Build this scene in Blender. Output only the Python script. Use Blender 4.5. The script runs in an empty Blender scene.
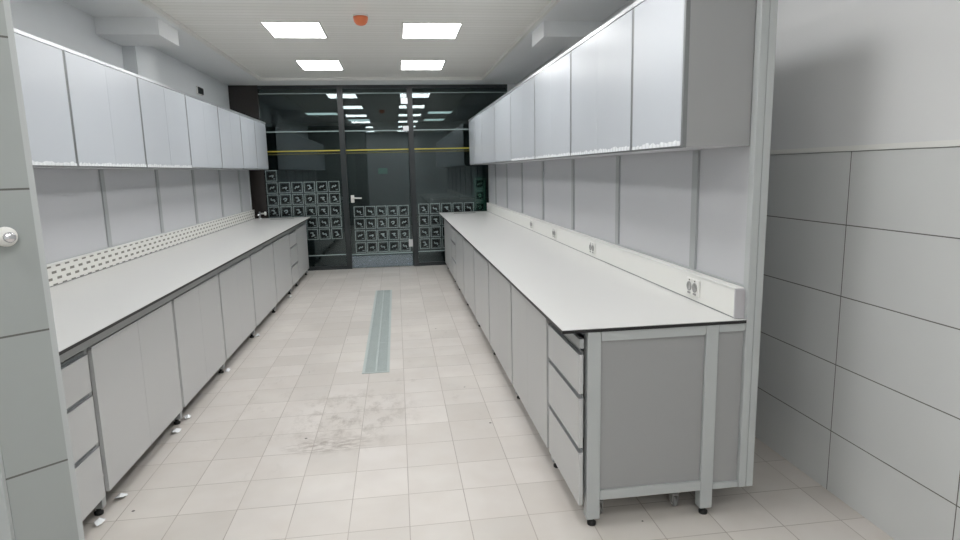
import bpy, bmesh, math, random
from mathutils import Vector, Matrix
C = bpy.context.scene.collection
S = bpy.context.scene

# ---------------------------------------------------------------- camera, world, exposure
F_PX, PITCH, YAW, ROLL, CAM_H = 611.4, 0.1629, 0.1317, -0.0234, 1.5624
fw = Vector((math.sin(YAW)*math.cos(PITCH), math.cos(YAW)*math.cos(PITCH), -math.sin(PITCH)))
rt = Vector((math.cos(YAW), -math.sin(YAW), 0)); up = rt.cross(fw)
r2 = rt*math.cos(ROLL) + up*math.sin(ROLL); u2 = -rt*math.sin(ROLL) + up*math.cos(ROLL)
cam_data = bpy.data.cameras.new('camera'); cam = bpy.data.objects.new('camera', cam_data); C.objects.link(cam)
cam_data.sensor_width = 36; cam_data.lens = F_PX/960*36; cam_data.clip_start = .02
cam.matrix_world = Matrix(((r2.x, u2.x, -fw.x, 0), (r2.y, u2.y, -fw.y, 0), (r2.z, u2.z, -fw.z, CAM_H), (0, 0, 0, 1)))
S.camera = cam
w = bpy.data.worlds.new('world'); S.world = w; w.use_nodes = True
w.node_tree.nodes['Background'].inputs[0].default_value = (.55, .6, .62, 1)
w.node_tree.nodes['Background'].inputs[1].default_value = .03
S.view_settings.view_transform = 'Standard'; S.view_settings.look = 'None'
S.view_settings.gamma = 1; S.view_settings.use_curve_mapping = False
S.view_settings.exposure = 0.0
S.cycles.diffuse_bounces = 8; S.cycles.max_bounces = 14; S.cycles.transparent_max_bounces = 16
LAMP = 13.8            # emission of the ceiling panels

# ---------------------------------------------------------------- materials
def srgb(c):
    return tuple(((v/255)/12.92 if v/255 <= .04045 else ((v/255+.055)/1.055)**2.4) for v in c) + (1,)
class N:
    def __init__(s, name):
        s.m = bpy.data.materials.new(name); s.m.use_nodes = True; s.t = s.m.node_tree
        s.b = s.t.nodes['Principled BSDF']; s.out = s.t.nodes['Material Output']
    def n(s, typ, **kw):
        x = s.t.nodes.new(typ)
        for k, v in kw.items(): setattr(x, k, v)
        return x
    def l(s, a, b): s.t.links.new(a, b)
    def math(s, op, a, b=None, c=None):
        x = s.n('ShaderNodeMath', operation=op)
        for i, v in enumerate((a, b, c)):
            if v is None: continue
            if isinstance(v, (int, float)): x.inputs[i].default_value = v
            else: s.l(v, x.inputs[i])
        return x.outputs[0]
def mat(name, col, rough=.5, metal=0, var=.03, scale=6, emit=0, bump=0, spec=.5):
    """plain painted / plastic / metal surface with faint procedural tone variation"""
    k = N(name); b = k.b
    b.inputs['Roughness'].default_value = rough; b.inputs['Metallic'].default_value = metal
    b.inputs['Specular IOR Level'].default_value = spec
    c = srgb(col)
    tc = k.n('ShaderNodeTexCoord'); nz = k.n('ShaderNodeTexNoise'); nz.inputs['Scale'].default_value = scale
    nz.inputs['Detail'].default_value = 3
    k.l(tc.outputs['Object'], nz.inputs['Vector'])
    mr = k.n('ShaderNodeMapRange'); mr.inputs[3].default_value = 1-var; mr.inputs[4].default_value = 1+var
    k.l(nz.outputs[0], mr.inputs[0])
    mx = k.n('ShaderNodeVectorMath', operation='SCALE'); mx.inputs[0].default_value = c[:3]
    k.l(mr.outputs[0], mx.inputs['Scale']); k.l(mx.outputs[0], b.inputs['Base Color'])
    if bump:
        bp = k.n('ShaderNodeBump'); bp.inputs['Strength'].default_value = bump
        k.l(nz.outputs[0], bp.inputs['Height']); k.l(bp.outputs[0], b.inputs['Normal'])
    if emit:
        b.inputs['Emission Color'].default_value = c; b.inputs['Emission Strength'].default_value = emit
    return k.m
def grid_mask(k, coord, pitch, off, width):
    """1 on grout lines spaced by pitch along coord"""
    f = k.math('SUBTRACT', coord, off); f = k.math('DIVIDE', f, pitch)
    fr = k.math('FRACT', f); d = k.math('MINIMUM', fr, k.math('SUBTRACT', 1.0, fr))
    return k.math('LESS_THAN', d, width/2/pitch), k.math('FLOOR', f)
def maxm(k, *a):
    r = a[0]
    for x in a[1:]: r = k.math('MAXIMUM', r, x)
    return r
def mixc(k, fac, a, b):
    m = k.n('ShaderNodeMix', data_type='RGBA')
    if isinstance(fac, (int, float)): m.inputs[0].default_value = fac
    else: k.l(fac, m.inputs[0])
    for i, v in ((6, a), (7, b)):
        if isinstance(v, tuple): m.inputs[i].default_value = v
        else: k.l(v, m.inputs[i])
    return m.outputs[2]

def floor_material():
    k = N('floor_tile'); tc = k.n('ShaderNodeTexCoord'); sp = k.n('ShaderNodeSeparateXYZ')
    k.l(tc.outputs['Object'], sp.inputs[0]); x, y = sp.outputs[0], sp.outputs[1]
    mx, ix = grid_mask(k, x, .2690, -.007, .0042); my, iy = grid_mask(k, y, .2785, 2.528, .0042)
    g = maxm(k, mx, my)
    cb = k.n('ShaderNodeCombineXYZ'); k.l(ix, cb.inputs[0]); k.l(iy, cb.inputs[1])
    wn = k.n('ShaderNodeTexWhiteNoise', noise_dimensions='3D'); k.l(cb.outputs[0], wn.inputs['Vector'])
    # marble-like clouding differs per tile
    nz = k.n('ShaderNodeTexNoise'); nz.inputs['Scale'].default_value = 5; nz.inputs['Detail'].default_value = 5
    ad = k.n('ShaderNodeVectorMath', operation='MULTIPLY_ADD'); k.l(cb.outputs[0], ad.inputs[0])
    ad.inputs[1].default_value = (3.1, 1.7, 0); k.l(tc.outputs['Object'], ad.inputs[2]); k.l(ad.outputs[0], nz.inputs['Vector'])
    base = mixc(k, wn.outputs[0], srgb((198, 193, 187)), srgb((212, 207, 202)))
    m1 = k.n('ShaderNodeMapRange'); m1.inputs[1].default_value = .35; m1.inputs[2].default_value = .7; k.l(nz.outputs[0], m1.inputs[0])
    base = mixc(k, k.math('MULTIPLY', m1.outputs[0], .5), base, srgb((196, 188, 180)))
    # dusty large smudges
    n2 = k.n('ShaderNodeTexNoise'); n2.inputs['Scale'].default_value = 1.3; n2.inputs['Detail'].default_value = 6
    k.l(tc.outputs['Object'], n2.inputs['Vector'])
    m2 = k.n('ShaderNodeMapRange'); m2.inputs[1].default_value = .5; m2.inputs[2].default_value = .75; k.l(n2.outputs[0], m2.inputs[0])
    base = mixc(k, k.math('MULTIPLY', m2.outputs[0], .5), base, srgb((226, 221, 214)))
    # a dirty scuffed patch on the tiles in the aisle
    def blob(cx, cy, rx, ry, lo, hi, sc, stretch=(1, 1, 1)):
        dx = k.math('DIVIDE', k.math('SUBTRACT', x, cx), rx); dy = k.math('DIVIDE', k.math('SUBTRACT', y, cy), ry)
        d = k.math('ADD', k.math('MULTIPLY', dx, dx), k.math('MULTIPLY', dy, dy))
        inside = k.math('SUBTRACT', 1.0, d); ins = k.n('ShaderNodeClamp'); k.l(inside, ins.inputs[0])
        n = k.n('ShaderNodeTexNoise'); n.inputs['Scale'].default_value = sc; n.inputs['Detail'].default_value = 8; n.inputs['Roughness'].default_value = .75
        mp = k.n('ShaderNodeMapping'); mp.inputs['Scale'].default_value = stretch; k.l(tc.outputs['Object'], mp.inputs[0]); k.l(mp.outputs[0], n.inputs['Vector'])
        m = k.n('ShaderNodeMapRange'); m.inputs[1].default_value = lo; m.inputs[2].default_value = hi; k.l(n.outputs[0], m.inputs[0])
        return k.math('MULTIPLY', m.outputs[0], ins.outputs[0])
    s1 = blob(-.36, 3.85, .5, .6, .48, .68, 9, (1, .6, 1)); s2 = blob(-.45, 3.45, .30, .14, .44, .56, 16, (.6, 1.6, 1))
    s3 = blob(.2, 4.9, .7, 1.8, .58, .75, 7, (1, .5, 1)); s4 = blob(-.9, 4.2, .5, 1.6, .56, .75, 8, (1, .5, 1))
    stain = k.math('MULTIPLY', maxm(k, s1, s2, k.math('MULTIPLY', s3, .6), k.math('MULTIPLY', s4, .5)), .8)
    base = mixc(k, stain, base, srgb((140, 130, 120)))
    # specks
    vo = k.n('ShaderNodeTexVoronoi'); vo.inputs['Scale'].default_value = 2.6; k.l(tc.outputs['Object'], vo.inputs['Vector'])
    base = mixc(k, k.math('LESS_THAN', vo.outputs['Distance'], .022), base, srgb((70, 66, 62)))
    grout_c = mixc(k, m1.outputs[0], srgb((150, 142, 134)), srgb((186, 178, 170)))
    col = mixc(k, g, base, grout_c); k.l(col, k.b.inputs['Base Color'])
    k.b.inputs['Roughness'].default_value = .38
    bp = k.n('ShaderNodeBump'); bp.inputs['Strength'].default_value = .25; bp.inputs['Distance'].default_value = .002
    k.l(k.math('SUBTRACT', 1.0, g), bp.inputs['Height']); k.l(bp.outputs[0], k.b.inputs['Normal'])
    return k.m
def wall_tile_material(name, axis, p_off, p_pitch, z_off, z_top, tile, paint):
    k = N(name); tc = k.n('ShaderNodeTexCoord'); sp = k.n('ShaderNodeSeparateXYZ')
    k.l(tc.outputs['Object'], sp.inputs[0]); z = sp.outputs[2]
    mz, iz = grid_mask(k, z, .3262, z_off, .0045)
    if p_pitch:
        my, iy = grid_mask(k, sp.outputs[axis], p_pitch, p_off, .0045); g = maxm(k, mz, my)
    else: g = mz
    nz = k.n('ShaderNodeTexNoise'); nz.inputs['Scale'].default_value = 2.5; k.l(tc.outputs['Object'], nz.inputs['Vector'])
    t = mixc(k, nz.outputs[0], srgb(tuple(v-4 for v in tile)), srgb(tuple(v+4 for v in tile)))
    t = mixc(k, g, t, srgb((92, 92, 88)))
    above = k.math('GREATER_THAN', z, z_top)
    col = mixc(k, above, t, srgb(paint)); k.l(col, k.b.inputs['Base Color'])
    k.l(k.math('ADD', k.math('MULTIPLY', above, .3), .28), k.b.inputs['Roughness'])
    bp = k.n('ShaderNodeBump'); bp.inputs['Strength'].default_value = .4; bp.inputs['Distance'].default_value = .002
    inv = k.math('SUBTRACT', 1.0, k.math('MULTIPLY', g, k.math('SUBTRACT', 1.0, above)))
    k.l(inv, bp.inputs['Height']); k.l(bp.outputs[0], k.b.inputs['Normal'])
    return k.m
def slat_material():
    k = N('ceiling_slats'); tc = k.n('ShaderNodeTexCoord'); sp = k.n('ShaderNodeSeparateXYZ')
    k.l(tc.outputs['Object'], sp.inputs[0])
    g, i = grid_mask(k, sp.outputs[1], .10, 0.02, .010)
    wn = k.n('ShaderNodeTexWhiteNoise', noise_dimensions='1D'); k.l(i, wn.inputs['W'])
    c = mixc(k, wn.outputs[0], srgb((238, 237, 232)), srgb((243, 242, 238)))
    k.l(mixc(k, g, c, srgb((218, 217, 212))), k.b.inputs['Base Color'])
    k.b.inputs['Roughness'].default_value = .42
    bp = k.n('ShaderNodeBump'); bp.inputs['Strength'].default_value = .3; bp.inputs['Distance'].default_value = .003
    k.l(k.math('SUBTRACT', 1.0, g), bp.inputs['Height']); k.l(bp.outputs[0], k.b.inputs['Normal'])
    return k.m
def perforated_material():
    """white trunking with rows of dark dashes, staggered"""
    k = N('dashed_cover'); tc = k.n('ShaderNodeTexCoord'); sp = k.n('ShaderNodeSeparateXYZ')
    k.l(tc.outputs['Object'], sp.inputs[0]); y, z = sp.outputs[1], sp.outputs[2]
    zr = k.math('DIVIDE', k.math('SUBTRACT', z, .905), .040); row = k.math('FLOOR', zr); fz = k.math('FRACT', zr)
    yy = k.math('DIVIDE', k.math('ADD', y, k.math('MULTIPLY', row, .055)), .11); fy = k.math('FRACT', yy)
    a = k.math('LESS_THAN', k.math('ABSOLUTE', k.math('SUBTRACT', fz, .5)), .20)
    b_ = k.math('LESS_THAN', k.math('ABSOLUTE', k.math('SUBTRACT', fy, .5)), .25)
    m = k.math('MULTIPLY', a, b_)
    k.l(mixc(k, m, srgb((228, 227, 222)), srgb((120, 118, 110))), k.b.inputs['Base Color'])
    k.b.inputs['Roughness'].default_value = .35
    return k.m
def glass_material():
    k = N('dark_glass'); k.t.nodes.remove(k.b)
    tr = k.n('ShaderNodeBsdfTransparent'); tr.inputs[0].default_value = (.50, .58, .58, 1)
    gl = k.n('ShaderNodeBsdfGlossy'); gl.inputs['Roughness'].default_value = .0; gl.inputs['Color'].default_value = (.86, .97, 1, 1)
    fr = k.n('ShaderNodeFresnel'); fr.inputs[0].default_value = 1.5
    f2 = k.math('MINIMUM', k.math('MULTIPLY', fr.outputs[0], 1.7), 1.0)
    mx = k.n('ShaderNodeMixShader'); k.l(f2, mx.inputs[0]); k.l(tr.outputs[0], mx.inputs[1]); k.l(gl.outputs[0], mx.inputs[2])
    k.l(mx.outputs[0], k.out.inputs[0]); return k.m
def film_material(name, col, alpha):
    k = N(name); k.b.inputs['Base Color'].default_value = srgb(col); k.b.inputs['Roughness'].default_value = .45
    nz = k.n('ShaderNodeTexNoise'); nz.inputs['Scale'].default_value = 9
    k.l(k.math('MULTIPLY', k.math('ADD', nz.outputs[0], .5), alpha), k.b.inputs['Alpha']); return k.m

M = {}
M['floor'] = floor_material()
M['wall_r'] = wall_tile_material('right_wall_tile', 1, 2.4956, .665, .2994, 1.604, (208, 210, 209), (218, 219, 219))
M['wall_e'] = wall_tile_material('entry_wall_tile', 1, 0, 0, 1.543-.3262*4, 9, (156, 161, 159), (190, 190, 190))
M['slats'] = slat_material(); M['dash'] = perforated_material(); M['glass'] = glass_material()
M['plaster'] = mat('white_plaster', (232, 234, 235), .8, var=.015)
M['plaster2'] = mat('grey_plaster', (222, 225, 227), .8, var=.02)
M['board'] = mat('cabinet_board', (194, 195, 195), .34, var=.012, scale=2)
M['board_up'] = mat('upper_board', (197, 202, 208), .27, var=.012, scale=2)
M['panel'] = mat('back_panel', (194, 195, 198), .4, var=.012, scale=2)
M['endp'] = mat('end_panel', (156, 157, 157), .45, var=.01, scale=2)
M['frame'] = mat('powder_coat', (164, 167, 167), .38, var=.01)
M['lframe'] = mat('pale_powder_coat', (180, 184, 184), .36, var=.01)
M['mull'] = mat('mullion_grey', (164, 167, 168), .4, var=.01)
M['dframe'] = mat('grey_profile', (128, 131, 132), .4, metal=.2, var=.01)
M['alu'] = mat('aluminium', (205, 207, 210), .28, metal=.75, var=.02)
M['chrome'] = mat('chrome', (225, 225, 228), .12, metal=1, var=.01)
M['lam'] = mat('white_laminate', (212, 212, 210), .28, var=.012, scale=3)
M['black'] = mat('black_core', (26, 26, 27), .4, var=.05)
M['rubber'] = mat('black_rubber', (30, 30, 30), .6, var=.1)
M['white'] = mat('white_plastic', (226, 226, 222), .35, var=.01)
M['capg'] = mat('grey_end_cap', (184, 182, 186), .45, var=.02)
M['greyp'] = mat('grey_plastic', (150, 150, 148), .45, var=.02)
M['film'] = mat('crumpled_film', (235, 238, 240), .25, var=.1, scale=60, bump=.4)
M['orange'] = mat('orange_plastic', (226, 122, 78), .4, var=.05)
M['dark'] = mat('dark_steel', (38, 44, 46), .3, var=.04)
M['clad'] = mat('dark_brown_cladding', (52, 48, 46), .25, var=.15, scale=3)
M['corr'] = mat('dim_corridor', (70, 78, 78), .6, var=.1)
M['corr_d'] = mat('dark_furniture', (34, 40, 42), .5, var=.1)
M['drain'] = mat('drain_steel', (184, 193, 191), .4, metal=.15, var=.06, scale=12)
M['gap'] = mat('drain_gap', (128, 140, 139), .6, var=.1)
M['yellow'] = mat('yellow_stripe', (196, 186, 70), .5, var=.04)
M['olive'] = mat('olive_reflection', (92, 90, 34), .5, var=.04)  # reflection of the yellow stripe in the glazing, as a colour
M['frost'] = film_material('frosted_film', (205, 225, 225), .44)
M['frost_g'] = film_material('green_frosted_film', (90, 200, 160), .38)
M['frost_d'] = film_material('dark_film', (14, 19, 21), .5)
M['frost_l'] = film_material('bluish_frosted_film', (170, 185, 195), .34)
M['lamp'] = mat('lamp_diffuser', (255, 255, 255), .5, var=0, emit=LAMP)
M['lamp_d'] = mat('corridor_lamp_diffuser', (235, 245, 245), .5, var=0, emit=1.6)
M['green'] = mat('green_glow', (40, 150, 110), .5, var=0, emit=.14)

# ---------------------------------------------------------------- mesh helpers
class MB:
    def __init__(s): s.bm = bmesh.new(); s.mats = []
    def mi(s, m):
        if m not in s.mats: s.mats.append(m)
        return s.mats.index(m)
    def box(s, x0, x1, y0, y1, z0, z1, m='board', bev=0):
        if x0 > x1: x0, x1 = x1, x0
        if y0 > y1: y0, y1 = y1, y0
        r = bmesh.ops.create_cube(s.bm, size=1)['verts']
        for v in r: v.co = Vector(((x0+x1)/2+v.co.x*(x1-x0), (y0+y1)/2+v.co.y*(y1-y0), (z0+z1)/2+v.co.z*(z1-z0)))
        fs = set(f for v in r for f in v.link_faces)
        if bev:
            es = list(set(e for v in r for e in v.link_edges))
            q = bmesh.ops.bevel(s.bm, geom=es, offset=bev, segments=2, affect='EDGES', profile=.5)
            fs = set(f for f in fs if f.is_valid) | set(q['faces'])
        for f in fs: f.material_index = s.mi(m)
        return s
    def prism(s, pts, z0, z1, m='board'):
        a = [s.bm.verts.new((x, y, z0)) for x, y in pts]; b = [s.bm.verts.new((x, y, z1)) for x, y in pts]
        n = len(pts); fs = [s.bm.faces.new(a[::-1]), s.bm.faces.new(b)]
        for i in range(n): fs.append(s.bm.faces.new((a[i], a[(i+1) % n], b[(i+1) % n], b[i])))
        for f in fs: f.material_index = s.mi(m)
        bmesh.ops.recalc_face_normals(s.bm, faces=fs); return s
    def quad(s, a, b, c, d, m):
        f = s.bm.faces.new([s.bm.verts.new(p) for p in (a, b, c, d)]); f.material_index = s.mi(m); return s
    def lathe(s, prof, origin, axis, m, seg=20):
        """prof: list of (radius, distance along axis)"""
        ax = Vector(axis).normalized(); t = Vector((0, 0, 1)) if abs(ax.z) < .9 else Vector((1, 0, 0))
        u = ax.cross(t).normalized(); v = ax.cross(u); o = Vector(origin); rings = []
        for r, h in prof:
            rings.append([s.bm.verts.new(o+ax*h+u*r*math.cos(2*math.pi*i/seg)+v*r*math.sin(2*math.pi*i/seg)) for i in range(seg)])
        fs = []
        for a, b in zip(rings, rings[1:]):
            for i in range(seg): fs.append(s.bm.faces.new((a[i], a[(i+1) % seg], b[(i+1) % seg], b[i])))
        fs.append(s.bm.faces.new(rings[0][::-1])); fs.append(s.bm.faces.new(rings[-1]))
        for f in fs: f.material_index = s.mi(m); f.smooth = True
        bmesh.ops.recalc_face_normals(s.bm, faces=fs); return s
    def tube(s, pts, r, m, seg=10):
        for a, b in zip(pts, pts[1:]):
            d = Vector(b)-Vector(a); s.lathe([(r, 0), (r, d.length)], a, d, m, seg)
        return s
    def build(s, name, parent=None):
        me = bpy.data.meshes.new(name); s.bm.to_mesh(me); s.bm.free()
        for m in s.mats: me.materials.append(M[m])
        o = bpy.data.objects.new(name, me); C.objects.link(o)
        if parent is not None:
            o.parent = parent
            p = parent; off = Vector((0, 0, 0))
            while p is not None: off += p.location; p = p.parent
            me.transform(Matrix.Translation(-off))
        return o
def thing(name, label, cat, loc=(0, 0, 0), group=None):
    o = bpy.data.objects.new(name, None); C.objects.link(o); o.location = loc; o.empty_display_size = .1
    o['label'] = label; o['category'] = cat
    if group: o['group'] = group
    return o
def tag(o, label, cat, group=None):
    o['label'] = label; o['category'] = cat
    if group: o['group'] = group
    return o
def struct(o): o['kind'] = 'structure'; return o
def recenter(o, loc):
    o.data.transform(Matrix.Translation(-Vector(loc))); o.location = loc; return o

# ---------------------------------------------------------------- the room
H = 2.918; YG = 10.13; XRW = 1.9936; XLW = -2.48; YB = -2.6
struct(MB().box(XLW-.1, XRW+.1, YB-.1, YG+.06, -.1, 0, 'floor').build('floor'))
# ceiling: plaster border, raised slatted field, beam ends
cx0, cx1, cy1, cy0 = -1.92, 1.40, 9.62, -2.3; HI = H+.035
cb = MB()
cb.box(XLW-.1, cx0, YB-.1, YG+.06, H, H+.15, 'plaster').box(cx1, XRW+.1, YB-.1, YG+.06, H, H+.15, 'plaster')
cb.box(cx0, cx1, cy1, YG+.06, H, H+.15, 'plaster').box(cx0, cx1, YB-.1, cy0, H, H+.15, 'plaster')
cb.box(cx0, cx1, cy0, cy1, HI, H+.15, 'slats')
cb.box(XLW, -1.97, 5.86, 6.36, 2.775, H+.01, 'plaster').box(1.43, XRW, 5.86, 6.36, 2.775, H+.01, 'plaster')
struct(cb.build('ceiling'))
tr = MB()
for a in ((cx0, cx0+.03, cy0, cy1), (cx1-.03, cx1, cy0, cy1), (cx0+.03, cx1-.03, cy1-.03, cy1), (cx0+.03, cx1-.03, cy0, cy0+.03)):
    tr.box(*a, H-.004, HI, 'white')
struct(tr.build('trim_1'))
wl = MB().box(XLW-.1, XLW, YB-.1, YG+.06, 0, H, 'plaster2').box(XLW, XLW+.12, 6.36, 6.86, 0, 2.775, 'plaster2')
struct(wl.build('wall_left'))
struct(MB().box(XRW, XRW+.1, YB-.1, YG+.06, 0, H, 'wall_r').build('wall_right'))
struct(MB().box(XRW-.007, XRW, YB, YG, 1.606, 1.628, 'white').build('trim_2'))
struct(MB().box(XLW, XRW, YB-.1, YB, 0, H, 'plaster2').build('wall_rear'))
# entry wall with a chamfered tiled end, left foreground
ax, ay = -.820, 1.5157; dx, dy = .738, .675; bx, by = ax-.122*dx, ay-.122*dy
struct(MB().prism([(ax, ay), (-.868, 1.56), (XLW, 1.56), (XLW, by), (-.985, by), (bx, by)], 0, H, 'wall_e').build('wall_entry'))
tp = MB().prism([(ax, ay), (ax+.012*dx, ay+.012*dy), (ax+.012*dx-.012, ay+.012*dy+.012), (ax-.008, ay+.008)], 0, H, 'lframe')
struct(tp.build('trim_3'))
struct(MB().box(bx-.034, bx-.001, by-.012, by-.0005, 0, H, 'lframe').build('trim_4'))
struct(MB().box(bx-.075, bx-.036, by-.03, by-.0005, 0, 2.2, 'dark').build('trim_5'))
# dark clad pier and header round the glass front
struct(MB().box(XLW, -2.05, YG-.03, YG+.06, 0, H, 'clad').box(-2.05, XRW, YG, YG+.06, 2.865, H, 'dark')
       .box(1.86, XRW, YG-.03, YG+.06, 0, H, 'plaster2').build('wall_front'))

# glyph-like frosted squares on the glass
def sticker(parent, x0, z0, w_, h_, rnd, m='frost', yy=YG-.006):
    b = MB(); t = .010
    x1, z1 = x0+w_, z0+h_
    for (a, b_, c, d) in ((x0, x1, z0, z0+t), (x0, x1, z1-t, z1), (x0, x0+t, z0+t, z1-t), (x1-t, x1, z0+t, z1-t)):
        b.quad((a, yy, c), (b_, yy, c), (b_, yy, d), (a, yy, d), m)
    q = .030
    b.quad((x0+q, yy, z0+q), (x1-q, yy, z0+q), (x1-q, yy, z1-q), (x0+q, yy, z1-q), 'frost_d')
    # an abstract bent stroke
    cx, cz = (x0+x1)/2, (z0+z1)/2; s = w_*.2
    pts = rnd.choice([[(-1, .7), (.2, .9), (.1, 0), (1, -.4), (-.6, -.9)], [(-1, -.6), (-.4, .4), (.3, -.1), (1, .7)],
                      [(-.8, .8), (-.8, -.1), (.7, .1), (.6, -.8)], [(-1, .1), (-.2, .7), (.6, .5), (.2, -.5), (-.5, -.6)],
                      [(-.9, .5), (.9, .6), (-.1, -.1), (.9, -.7)], [(-1, -.2), (1, .2), (.4, -.7)]])
    for (a, c), (d, e) in zip(pts, pts[1:]):
        p = Vector((cx+a*s, 0, cz+c*s)); r = Vector((cx+d*s, 0, cz+e*s)); n = Vector((-(r-p).z, 0, (r-p).x)).normalized()*.009
        yv = Vector((0, yy-.002, 0))
        b.quad(p-n+yv, r-n+yv, r+n+yv, p+n+yv, m)
    # small caption tick under the sign
    b.quad((x1-q-.03, yy-.002, z0+q+.004), (x1-q, yy-.002, z0+q+.004), (x1-q, yy-.002, z0+q+.014), (x1-q-.03, yy-.002, z0+q+.014), m)
    return b.build('square_decal', parent)
rnd = random.Random(4)
# left fixed pane
p1 = struct(MB().box(-2.05, -.86, YG, YG+.012, .06, 2.865, 'glass').build('window_1'))
MB().box(-2.05, -.86, YG-.02, YG+.05, 0, .06, 'dark').build('bottom_rail', p1)
MB().box(-.86, -.775, YG-.02, YG+.05, 0, 2.865, 'dark').build('stile', p1)
MB().box(-2.05, -.862, YG-.008, YG-.004, 1.905, 1.922, 'yellow').box(-2.05, -.862, YG-.008, YG-.004, 1.862, 1.874, 'olive').build('stripe_and_reflection', p1)  # yellow stripe, its reflection painted below as an olive strip
MB().box(-2.05, -.862, YG-.006, YG-.004, .235, .25, 'frost').build('film_reflection_line', p1)
MB().box(-2.05, -.862, YG-.006, YG-.006+.002, 2.205, 2.222, 'frost').build('film_reflection_line', p1)  # this line and the next paint reflected room edges onto the pane
MB().box(-2.05, -.862, YG-.006, YG-.006+.002, 2.785, 2.80, 'frost').build('film_reflection_line', p1)
for c in range(6):
    for r_ in range(5):
        x0 = -2.035+c*.192; z0 = 1.262-r_*.19
        if z0+.17 < .9 and x0+.17 < -1.42: continue
        sticker(p1, x0, z0, .172, .172, rnd)
sticker(p1, -2.035, 1.452, .172, .172, rnd)
# door
d1 = struct(MB().box(-.772, .222, YG+.004, YG+.016, .01, 2.865, 'glass').build('door_1'))
MB().box(-.772, .222, YG-.004, YG, 1.905, 1.922, 'yellow').box(-.772, .222, YG-.004, YG, 1.862, 1.874, 'olive').build('stripe_and_reflection', d1)  # olive strip paints the reflection of the yellow stripe
MB().box(-.77, .22, YG-.001, YG+.002, .225, .242, 'frost').build('film_reflection_line', d1)
MB().box(-.77, .22, YG-.001, YG-.001+.002, 2.205, 2.222, 'frost').build('film_reflection_line', d1)  # reflected edges drawn as two pale lines, continued across the door
MB().box(-.77, .22, YG-.001, YG-.001+.002, 2.785, 2.80, 'frost').build('film_reflection_line', d1)
MB().box(-.77, .22, YG-.001, YG+.002, .012, .2, 'frost_l').build('kick_film', d1)
for c in range(5):
    for r_ in range(4):
        sticker(d1, -.70+c*.180, .845-r_*.196, .165, .172, rnd, yy=YG-.002)
h = MB().lathe([(.028, 0), (.028, .012), (.012, .014), (.011, .05)], (-.70, YG+.002, 1.155), (0, -1, 0), 'white', 16)
h.tube([(-.70, YG-.045, 1.155), (-.56, YG-.05, 1.15)], .012, 'white'); h.box(-.735, -.68, YG-.012, YG+.003, 1.08, 1.2, 'white', .004)
h.build('door_handle', d1)
MB().box(.165, .235, YG-.02, YG+.003, .33, .45, 'alu', .004).build('floor_lock', d1)
MB().box(.13, .24, YG-.025, YG+.003, 2.62, 2.72, 'alu', .004).build('patch_hinge', d1)
MB().box(.15, .24, YG-.025, YG+.003, 2.2, 2.28, 'alu', .004).build('patch_hinge', d1)
# right fixed pane
p2 = struct(MB().box(.315, 1.86, YG, YG+.012, .06, 2.865, 'glass').build('window_2'))
MB().box(.315, 1.86, YG-.02, YG+.05, 0, .06, 'dark').build('bottom_rail', p2)
MB().box(.232, .315, YG-.02, YG+.05, 0, 2.865, 'dark').build('stile', p2)
MB().box(.317, 1.86, YG-.008, YG-.004, 1.905, 1.922, 'yellow').box(.317, 1.86, YG-.008, YG-.004, 1.862, 1.874, 'olive').build('stripe_and_reflection', p2)  # yellow stripe with painted olive reflection, continued
MB().box(.317, 1.86, YG-.006, YG-.004, .235, .25, 'frost').build('film_reflection_line', p2)
MB().box(.317, 1.86, YG-.006, YG-.006+.002, 2.205, 2.222, 'frost').build('film_reflection_line', p2)  # upper two lines imitate reflections of the room, as on the left pane
MB().box(.317, 1.86, YG-.006, YG-.006+.002, 2.785, 2.80, 'frost').build('film_reflection_line', p2)
for c in range(6):
    for r_ in range(4):
        x0 = .345+c*.188; z0 = .858-r_*.192
        if z0+.17 < .88 and c > 2: continue
        sticker(p2, x0, z0, .168, .172, rnd, 'frost_g' if c == 5 else 'frost')
for z0 in (1.05, 1.242): sticker(p2, 1.285, z0, .168, .172, rnd, 'frost_g')

# corridor beyond the glass
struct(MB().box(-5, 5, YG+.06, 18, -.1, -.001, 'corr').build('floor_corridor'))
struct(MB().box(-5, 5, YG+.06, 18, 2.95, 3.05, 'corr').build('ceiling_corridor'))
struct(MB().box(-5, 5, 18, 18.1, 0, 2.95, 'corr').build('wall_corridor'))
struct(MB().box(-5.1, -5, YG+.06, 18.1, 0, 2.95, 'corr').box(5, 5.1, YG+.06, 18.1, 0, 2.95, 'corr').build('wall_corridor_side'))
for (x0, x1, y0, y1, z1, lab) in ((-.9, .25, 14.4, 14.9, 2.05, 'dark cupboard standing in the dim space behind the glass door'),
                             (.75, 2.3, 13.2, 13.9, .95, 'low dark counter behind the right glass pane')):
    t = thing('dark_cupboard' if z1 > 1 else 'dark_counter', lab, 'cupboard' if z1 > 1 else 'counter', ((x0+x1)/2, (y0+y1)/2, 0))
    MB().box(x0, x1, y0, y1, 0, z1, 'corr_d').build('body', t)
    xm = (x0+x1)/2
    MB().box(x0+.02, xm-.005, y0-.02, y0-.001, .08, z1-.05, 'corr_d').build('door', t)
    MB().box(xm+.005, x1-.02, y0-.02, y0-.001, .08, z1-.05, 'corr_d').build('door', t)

t = thing('green_reflection', 'glowing box added for a dim green reflection in the glass door', 'painted reflection', (-.29, 14.38, 1.6))  # lit box added in place of a blurry green reflection
MB().box(-.41, -.17, 14.345, 14.379, 1.50, 1.66, 'dark').build('housing', t)
MB().box(-.395, -.185, 14.340, 14.3445, 1.515, 1.645, 'green').build('lens', t)
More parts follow.
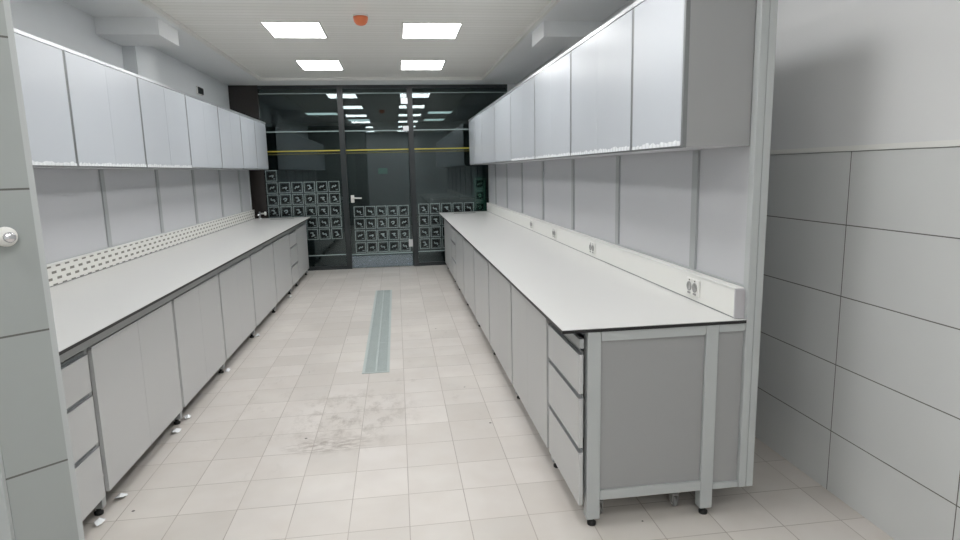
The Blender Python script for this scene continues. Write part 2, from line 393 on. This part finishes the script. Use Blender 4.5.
# ---------------------------------------------------------------- benches
ORD = ['first', 'second', 'third', 'fourth', 'fifth', 'sixth', 'seventh', 'eighth', 'ninth']
Y0, Y1 = 2.38, 9.75
def castor(b, x, y, top):
    b.lathe([(.022, 0), (.022, .016)], (x-.008, y, .023), (1, 0, 0), 'greyp', 14)
    b.lathe([(.012, 0), (.012, .022)], (x-.011, y, .023), (1, 0, 0), 'white', 10)
    b.box(x-.014, x-.010, y-.014, y+.014, .02, .062, 'greyp').box(x+.010, x+.014, y-.014, y+.014, .02, .062, 'greyp')
    b.box(x-.016, x+.016, y-.018, y+.018, .06, .068, 'greyp').lathe([(.008, 0), (.008, top-.066)], (x, y, .066), (0, 0, 1), 'greyp', 8)
def bench(side, E_, D, mods, kinds, sg):
    X = lambda u: E_+sg*u
    # worktop
    t = thing('worktop', 'long white laminate worktop with black edge on the %s bench' % side, 'worktop', (X(.4), (Y0+Y1)/2, .885), 'white laminate worktops')
    MB().box(X(0), X(D), Y0, Y1, .884, .8972, 'black').build('black_core', t)
    MB().box(X(.0015), X(D-.001), Y0+.0015, Y1-.0015, .8973, .9, 'lam').build('laminate_top', t)
    ux = X(D-.46)
    MB().box(ux-.14*1, ux+.2, 9.45, 9.485, .9001, .903, 'black').build('slot', t)
    # steel frame
    f = thing('steel_bench', 'grey powder coated steel frame carrying the %s worktop' % side, 'bench frame', (X(.4), (Y0+Y1)/2, 0), 'steel bench frames')
    edges = [Y0+.03]+[m for m in mods[1:-1]]+[Y1-.05]
    for i, y in enumerate(edges):
        a, b_ = (y-.02, y+.02) if 0 < i < len(edges)-1 else ((y-.025, y+.025))
        for u0, u1 in (((.111, .170) if i == 0 else (.0985, .157)), (.636, .693)):
            lg = MB().box(X(u0), X(u1), a, b_, .035, .8835 , 'lframe' if i == 0 else 'frame', .003).build('leg', f)
            MB().lathe([(.019, 0), (.02, .012), (.012, .016), (.008, .035)], (X((u0+u1)/2), y, 0), (0, 0, 1), 'rubber', 14).build('levelling_foot', lg)
    for a, b_ in zip(edges, edges[1:]):
        MB().box(X(.111), X(.15), a+.026, b_-.026, .853, .883, 'frame', .002).build('top_rail', f)
    # drop end panel of the bench (near end)
    ya, yb = Y0+.006, Y0+.054
    MB().box(X(.171), X(.635), ya, yb, .842, .8835, 'lframe').build('end_rail', f)
    MB().box(X(.171), X(.635), ya, yb, .124, .166, 'lframe').build('end_rail', f)
    MB().box(X(.171), X(.635), ya+.012, yb-.012, .167, .841, 'endp').build('end_panel', f)
    MB().box(X(.694), X(D-.001), ya+.012, yb-.012, .126, .86, 'endp').box(X(.694), X(D-.001), ya, yb, .850, .8835, 'lframe').box(X(.694), X(D-.001), ya, yb, .124, .15, 'lframe').build('end_panel', f)
    # cabinets
    nd = 0; ncab = 0
    for i, kind in enumerate(kinds):
        a, b_ = edges[i]+.026, edges[i+1]-.026
        a2, b2 = edges[i]+.020, edges[i+1]-.020
        if i == 0: a2 = edges[0]-.012
        if i == len(kinds)-1: b2 = edges[-1]+.03
        if kind == 'drawer':
            where = 'near end' if i == 0 else 'far end'
            c = thing('drawer_cabinet', 'pale grey three drawer cabinet at the %s of the %s bench' % (where, side), 'drawer cabinet', (X(.35), (a+b_)/2, 0), 'base drawer cabinets')
        else:
            c = thing('base_cabinet', 'pale grey cabinet under the %s worktop, %s two door cabinet from near end' % (side, ORD[ncab]), 'cabinet', (X(.35), (a+b_)/2, 0), 'two door base cabinets'); ncab += 1
        # carcass: open tube of boards
        MB().box(X(.174), X(.60), a, a+.016, .10, .825).box(X(.174), X(.60), b_-.016, b_, .10, .825)\
            .box(X(.174), X(.60), a+.0161, b_-.0161, .10, .116).box(X(.174), X(.60), a+.0161, b_-.0161, .809, .825)\
            .box(X(.584), X(.60), a+.0161, b_-.0161, .1161, .8089).build('carcass', c)
        for yy in (a+.05, b_-.05):
            for uu in (.20, .56):
                k = MB(); castor(k, X(uu), yy, .0995); k.build('castor', c)
        if kind == 'drawer':
            for z0, z1 in ((.612, .800), (.367, .606), (.10, .361)):
                d = MB().box(X(.078), X(.096), a2, b2, z0, z1-.020, 'board', .0015).box(X(.097), X(.1735), a+.02, b_-.02, z0+.02, z1-.04).build('drawer', c)
                MB().box(X(.076), X(.098), a2, b2, z1-.0195, z1-.015, 'alu').box(X(.092), X(.096), a2, b2, z1-.0149, z1, 'dframe').build('handle_profile', d)
        else:
            m_ = (a2+b2)/2
            for (p, q) in ((a2, m_-.0007), (m_+.0007, b2)):
                d = MB().box(X(.078), X(.096), p, q, .10, .795, 'board', .0008).box(X(.097), X(.1735), p+.2, p+.22, .3, .32, 'greyp').build('door', c)
                MB().box(X(.0765), X(.096), p, q, .796, .806, 'alu').build('handle_profile', d)
    # rail under worktop, grey
    MB().box(X(.078), X(.0975), Y0+.015, Y1-.02, .812, .852, 'frame').build('front_rail', f)
    # crumpled protective film hanging at the castors of the left bench / right bench
    return X
mR = [2.42, 2.95, 3.95, 4.98, 5.95, 6.95, 7.9, 8.5, 9.75]
mL = [2.42, 2.885, 3.94, 4.95, 6.02, 7.10, 8.18, 8.75, 9.75]
K = ['drawer', 'door', 'door', 'door', 'door', 'door', 'drawer', 'door']
XR_ = bench('right', .651, .814, mR, K, 1)
XL_ = bench('left', -1.33, .872, mL, K, -1)

# scraps of plastic film by the castors of the left bench
r3 = random.Random(7)
def scrap(cx, cy, s, name_label):
    b = MB(); n = 9
    top = [b.bm.verts.new((cx+math.cos(2*math.pi*i/n)*s*r3.uniform(.5, 1), cy+math.sin(2*math.pi*i/n)*s*1.3*r3.uniform(.5, 1), r3.uniform(.002, .02))) for i in range(n)]
    mid = b.bm.verts.new((cx, cy, .028)); low = b.bm.verts.new((cx, cy, .001))
    for i in range(n):
        for v in (mid, low):
            f = b.bm.faces.new((top[i], top[(i+1) % n], v)); f.material_index = b.mi('film')
    o = b.build('plastic_film_scrap'); recenter(o, (cx, cy, 0)); return tag(o, name_label, 'plastic scrap', 'film scraps under the left bench')
for i, (yy, lab) in enumerate(((2.80, 'crumpled clear film scrap under the left bench drawers'), (3.02, 'film scrap on the floor beside the left drawer cabinet, next to the first door'),
                   (3.80, 'film scrap at the left bench, near side of the second leg gap'), (4.02, 'film scrap at the left bench, far side of the second leg gap'),
                   (4.98, 'small film scrap at the left bench below the third leg gap'), (6.05, 'small film scrap by the fourth leg gap of the left bench'),
                   (7.95, 'far film scrap under the left bench near its far drawers'))):
    scrap(-1.415, yy, .034, lab)

# ---------------------------------------------------------------- back panels with mullions
def spine(side, X, D, mull, sg):
    t = thing('partition_panel', 'tall pale grey framed back panel standing behind the %s bench' % side, 'partition', (X(D+.035), (Y0+Y1)/2, 0), 'framed back panels')
    MB().box(X(D+.012), X(D+.06), Y0+.04, Y1, .13, 2.325, 'panel').build('panel', t)
    MB().box(X(D), X(D+.034), Y0, Y0+.04, .124, 2.335, 'lframe', .003).box(X(D+.0345), X(D+.069), Y0, Y0+.04, .124, 2.335, 'frame', .003).build('end_post', t)
    MB().box(X(D), X(D+.06), Y1+.0005, Y1+.03, .0, 2.335, 'lframe', .003).build('end_post', t)
    for y in mull:
        MB().box(X(D), X(D+.0118), y-.028, y+.028, 1.042, 1.6285, 'mull').build('mullion', t)
    MB().box(X(D+.0), X(D+.062), Y0+.041, Y1, 2.3255, 2.335, 'lframe').build('cap', t)
    MB().box(X(D+.0), X(D+.0118), Y0+.041, Y1, 1.036, 1.0415, 'lframe').build('ledge', t)
spine('right', XR_, .814, [2.89, 3.97, 5.03, 6.1, 7.15, 8.15, 9.1], 1)
spine('left', XL_, .872, [2.9, 3.97, 5.03, 6.12, 7.16, 8.2, 9.17], -1)
# trunking
def trunk(side, X, D, m, lab):
    t = thing('cable_trunking', lab, 'cable trunking', (X(D-.02), 6, .9), 'trunkings along the worktops')
    MB().box(X(D-.042), X(D-.0005), Y0+.028, Y1-.02, .9045, 1.028, m, .003).build('cover', t)
    MB().box(X(D-.040), X(D-.0005), Y0+.03, Y1-.02, .9002, .9044, 'dframe').build('shadow_gap_strip', t)  # dark strip standing in for the shadow gap below the cover
    MB().box(X(D-.046), X(D-.0005), Y0+.018, Y0+.0275, .9012, 1.032, 'capg', .002).build('end_cap', t)
    MB().box(X(D-.046), X(D-.0005), Y0+.028, Y1-.02, 1.0285, 1.036, 'white', .002).build('lid_edge', t)
trunk('right', XR_, .814, 'white', 'plain white cable trunking with sockets along the right worktop')
trunk('left', XL_, .872, 'dash', 'white cable trunking patterned with dark dashes along the left worktop')
XT = XR_(.814-.0425)
for i, (y, n) in enumerate(((2.775, 'nearest'), (4.34, 'second nearest'), (5.44, 'third from the near end'), (6.40, 'farthest'))):
    s = thing('power_socket', 'white double power socket on the right trunking, the %s one' % n, 'power socket', (XT, y, .966), 'sockets on the right trunking')
    MB().box(XT-.010, XT-.0003, y-.062, y+.062, .928, 1.012, 'white', .003).build('face_plate', s)
    for q in (-.028, .028):
        MB().lathe([(.0235, 0), (.0235, .003), (.019, .0032), (.018, .0012)], (XT-.0105, y+q, .972), (-1, 0, 0), 'greyp', 20).build('socket_insert', s)
    for q in (-.028, .028):
        MB().box(XT-.0125, XT-.0103, y+q-.014, y+q+.014, .935, .945, 'greyp').build('label_field', s)
        MB().box(XT-.0125, XT-.0103, y+q-.003, y+q+.003, 1.0, 1.006, 'black').build('indicator', s)

# ---------------------------------------------------------------- wall cabinets
r5 = random.Random(11)
def uppers(side, X, D, mods, sg, labels):
    uf = D-.298; z0, z1 = 1.634, 2.325
    for i, (a, b_) in enumerate(zip(mods, mods[1:])):
        c = thing('wall_cabinet', labels % ORD[i], 'wall cabinet', (X(D-.15), (a+b_)/2, z0), 'wall cabinets of the %s row' % side)
        e = .001
        MB().box(X(uf+.02), X(D-.0005), a+e, a+.018, z0, z1, 'endp' if i == 0 else 'board').box(X(uf+.02), X(D-.0005), b_-.018, b_-e, z0, z1)\
            .box(X(uf+.02), X(D-.0005), a+.0181, b_-.0181, z0, z0+.016, 'panel').box(X(uf+.02), X(D-.0005), a+.0181, b_-.0181, z1-.016, z1, 'board')\
            .box(X(D-.012), X(D-.0005), a+.0181, b_-.0181, z0+.0161, z1-.0161, 'board').build('carcass', c)
        p, q = a+.016, b_-.016
        ds = [(p, (p+q)/2-.0006), ((p+q)/2+.0006, q)] if b_-a > .8 else [(p, q)]
        for (g, h_) in ds:
            d = MB().box(X(uf), X(uf+.0185), g, h_, z0+.012, z1-.016, 'board_up', .0008).build('door', c)
            # ragged strip of protective film left on the lower edge
            if a < 5.2:
                fb = MB(); n = int((h_-g)/.02); xs = X(uf-.0015); xs2 = X(uf-.004)
                pr = None
                for k in range(n+1):
                    y = g+(h_-g)*k/n; zt = z0+.016+r5.uniform(.002, .016)
                    xx = xs2 if k % 2 else xs
                    v = (fb.bm.verts.new((xx, y, z0+.006)), fb.bm.verts.new((xx, y, zt)))
                    if pr:
                        fc = fb.bm.faces.new((pr[0], v[0], v[1], pr[1])); fc.material_index = fb.mi('film')
                    pr = v
                fb.build('film_strip', d)
        MB().box(X(uf-.004), X(uf+.0195), a+.001, b_-.001, z1-.0145, z1+.006, 'alu').build('top_profile', c)
        MB().box(X(uf+.004), X(uf+.0195), a+.001, b_-.001, z0-.002, z0+.0085, 'dframe').build('bottom_profile', c)
        MB().box(X(uf+.001), X(uf+.0195), a+.001, a+.0145, z0+.0086, z1-.0146, 'dframe').build('side_profile', c)
        MB().box(X(uf+.001), X(uf+.0195), b_-.0145, b_-.001, z0+.0086, z1-.0146, 'dframe').build('side_profile', c)
uppers('right', XR_, .814, [2.42, 2.975, 4.045, 5.12, 6.2, 7.22, 8.3, 9.1, 9.75], 1, 'white wall cabinet over the right bench, %s from the near end')
uppers('left', XL_, .872, [2.9, 4.05, 5.10, 6.17, 7.22, 8.2, 9.0, 9.75], -1, 'white wall cabinet over the left bench, %s from the near end')

# ---------------------------------------------------------------- ceiling lights
def ceiling_light(x0, x1, y0, y1, lab, z=HI, m='lamp', grp='square ceiling lights'):
    t = thing('ceiling_light', lab, 'ceiling light', ((x0+x1)/2, (y0+y1)/2, z), grp)
    MB().box(x0, x1, y0, y0+.015, z-.010, z-.0003, 'white').box(x0, x1, y1-.015, y1, z-.010, z-.0003, 'white')\
        .box(x0, x0+.015, y0+.0151, y1-.0151, z-.010, z-.0003, 'white').box(x1-.015, x1, y0+.0151, y1-.0151, z-.010, z-.0003, 'white').build('frame', t)
    MB().box(x0+.0152, x1-.0152, y0+.0152, y1-.0152, z-.007, z-.001, m).build('diffuser', t)
rows = [(8.12, 8.84, 'farthest row'), (6.12, 6.80, 'second row from the glass'), (4.10, 4.78, 'third row from the glass'), (2.08, 2.76, 'fourth row from the glass'), (.06, .74, 'fifth row from the glass'), (-1.96, -1.28, 'unseen row added near the entrance')]  # last row is added out of view to brighten the room
for y0, y1, nm in rows:
    ceiling_light(-1.175, -.635, y0, y1, 'square white lit ceiling panel, left one of the '+nm)
    ceiling_light(.125, .70, y0, y1, 'square white lit ceiling panel, right one of the '+nm)
for k, (x0, x1, y0) in enumerate(((-2.03, -1.3, 14.9), (.83, 1.42, 14.9), (-1.2, -.62, 16.8), (.83, 1.39, 17.0))):
    ceiling_light(x0, x1, y0, y0+.6, ['lit corridor lamp seen high through the left glass pane', 'lit corridor lamp seen high through the right glass pane',
        'small far corridor lamp seen through the left of the glass', 'small far corridor lamp seen through the right glass pane'][k], 2.95, 'lamp_d', 'corridor lamps behind the glass')

# ---------------------------------------------------------------- small things
t = thing('smoke_detector', 'orange capped smoke detector on the slatted ceiling', 'smoke detector', (-.25, 5.87, HI))
MB().lathe([(.068, 0), (.066, .014)], (-.25, 5.87, HI-.0005), (0, 0, -1), 'white', 24).build('base', t)
MB().lathe([(.066, 0), (.066, .018), (.058, .045), (.04, .066), (.018, .074), (.004, .075)], (-.25, 5.87, HI-.015), (0, 0, -1), 'orange', 24).build('dust_cap', t)
# knob on the chamfered tiled face
nx, ny = dy, -dx; kx, ky = ax-.0572*dx, ay-.0572*dy
t = thing('wall_valve', 'chrome knob on a white rosette fixed to the tiled wall end at left', 'valve', (kx, ky, 1.44))
MB().lathe([(.022, 0), (.022, .006), (.016, .010)], (kx+nx*.0006, ky+ny*.0006, 1.44), (nx, ny, 0), 'white', 24).box(kx-.034+nx*.003, kx-.004+nx*.003, ky-.02+ny*.003-.006, ky-.01+ny*.003, 1.43, 1.455, 'white', .003).build('rosette', t)
MB().lathe([(.006, 0), (.006, .012), (.0105, .014), (.0115, .026), (.009, .030)], (kx+nx*.0108, ky+ny*.0108, 1.44), (nx, ny, 0), 'chrome', 20).build('knob', t)
o = MB().box(XLW+.0005, XLW+.02, 8.50, 8.72, 2.60, 2.70, 'white').box(XLW+.0201, XLW+.03, 8.51, 8.71, 2.61, 2.69, 'dark').build('wall_box')
recenter(o, (XLW, 8.61, 2.65)); tag(o, 'small dark box high on the left wall above the wall cabinets', 'wall box')
# small tap at the far end of the left worktop
t = thing('bench_tap', 'small chrome and white tap at the far end of the left worktop', 'tap', (-2.06, 9.62, .9))
MB().lathe([(.03, .0008), (.03, .015), (.016, .02), (.016, .11)], (-2.06, 9.62, .9), (0, 0, 1), 'chrome', 16).build('body', t)
MB().lathe([(.012, 0), (.012, .05), (.028, .052), (.028, .075)], (-2.044, 9.62, .98), (1, 0, 0), 'white', 16).build('handle', t)
MB().tube([(-2.06, 9.604, .955), (-2.06, 9.54, .985), (-2.06, 9.50, .965)], .011, 'chrome').build('spout', t)
# linear floor drain
t = thing('floor_drain', 'long narrow steel floor drain grating set in the tiled aisle', 'floor drain', (-.225, 6.4, 0))
dx0, dx1, dy0, dy1 = -.332, -.118, 4.69, 8.10
fb = MB().box(dx0, dx0+.022, dy0, dy1, .0003, .005, 'drain').box(dx1-.022, dx1, dy0, dy1, .0003, .005, 'drain').box(dx0+.0221, dx1-.0221, dy0, dy0+.012, .0003, .005, 'drain').box(dx0+.0221, dx1-.0221, dy1-.012, dy1, .0003, .005, 'drain')
fb.box(-.231, -.219, dy0+.0121, dy1-.0121, .0003, .005, 'drain'); fb.build('frame', t)
MB().box(dx0+.0221, -.2312, dy0+.0121, dy1-.0121, .0003, .0012, 'gap').box(-.2188, dx1-.0221, dy0+.0121, dy1-.0121, .0003, .0012, 'gap').build('channel', t)
for (u, v) in ((dx0+.023, -.232), (-.218, dx1-.023)):
    n = 4; L = (dy1-dy0-.03)/n
    for i in range(n):
        g = MB(); y = dy0+.015+i*L
        while y < dy0+.015+(i+1)*L-.012:
            g.box(u, v, y, y+.014, .0014, .0045, 'drain'); y += .025
        g.build('grate', t)
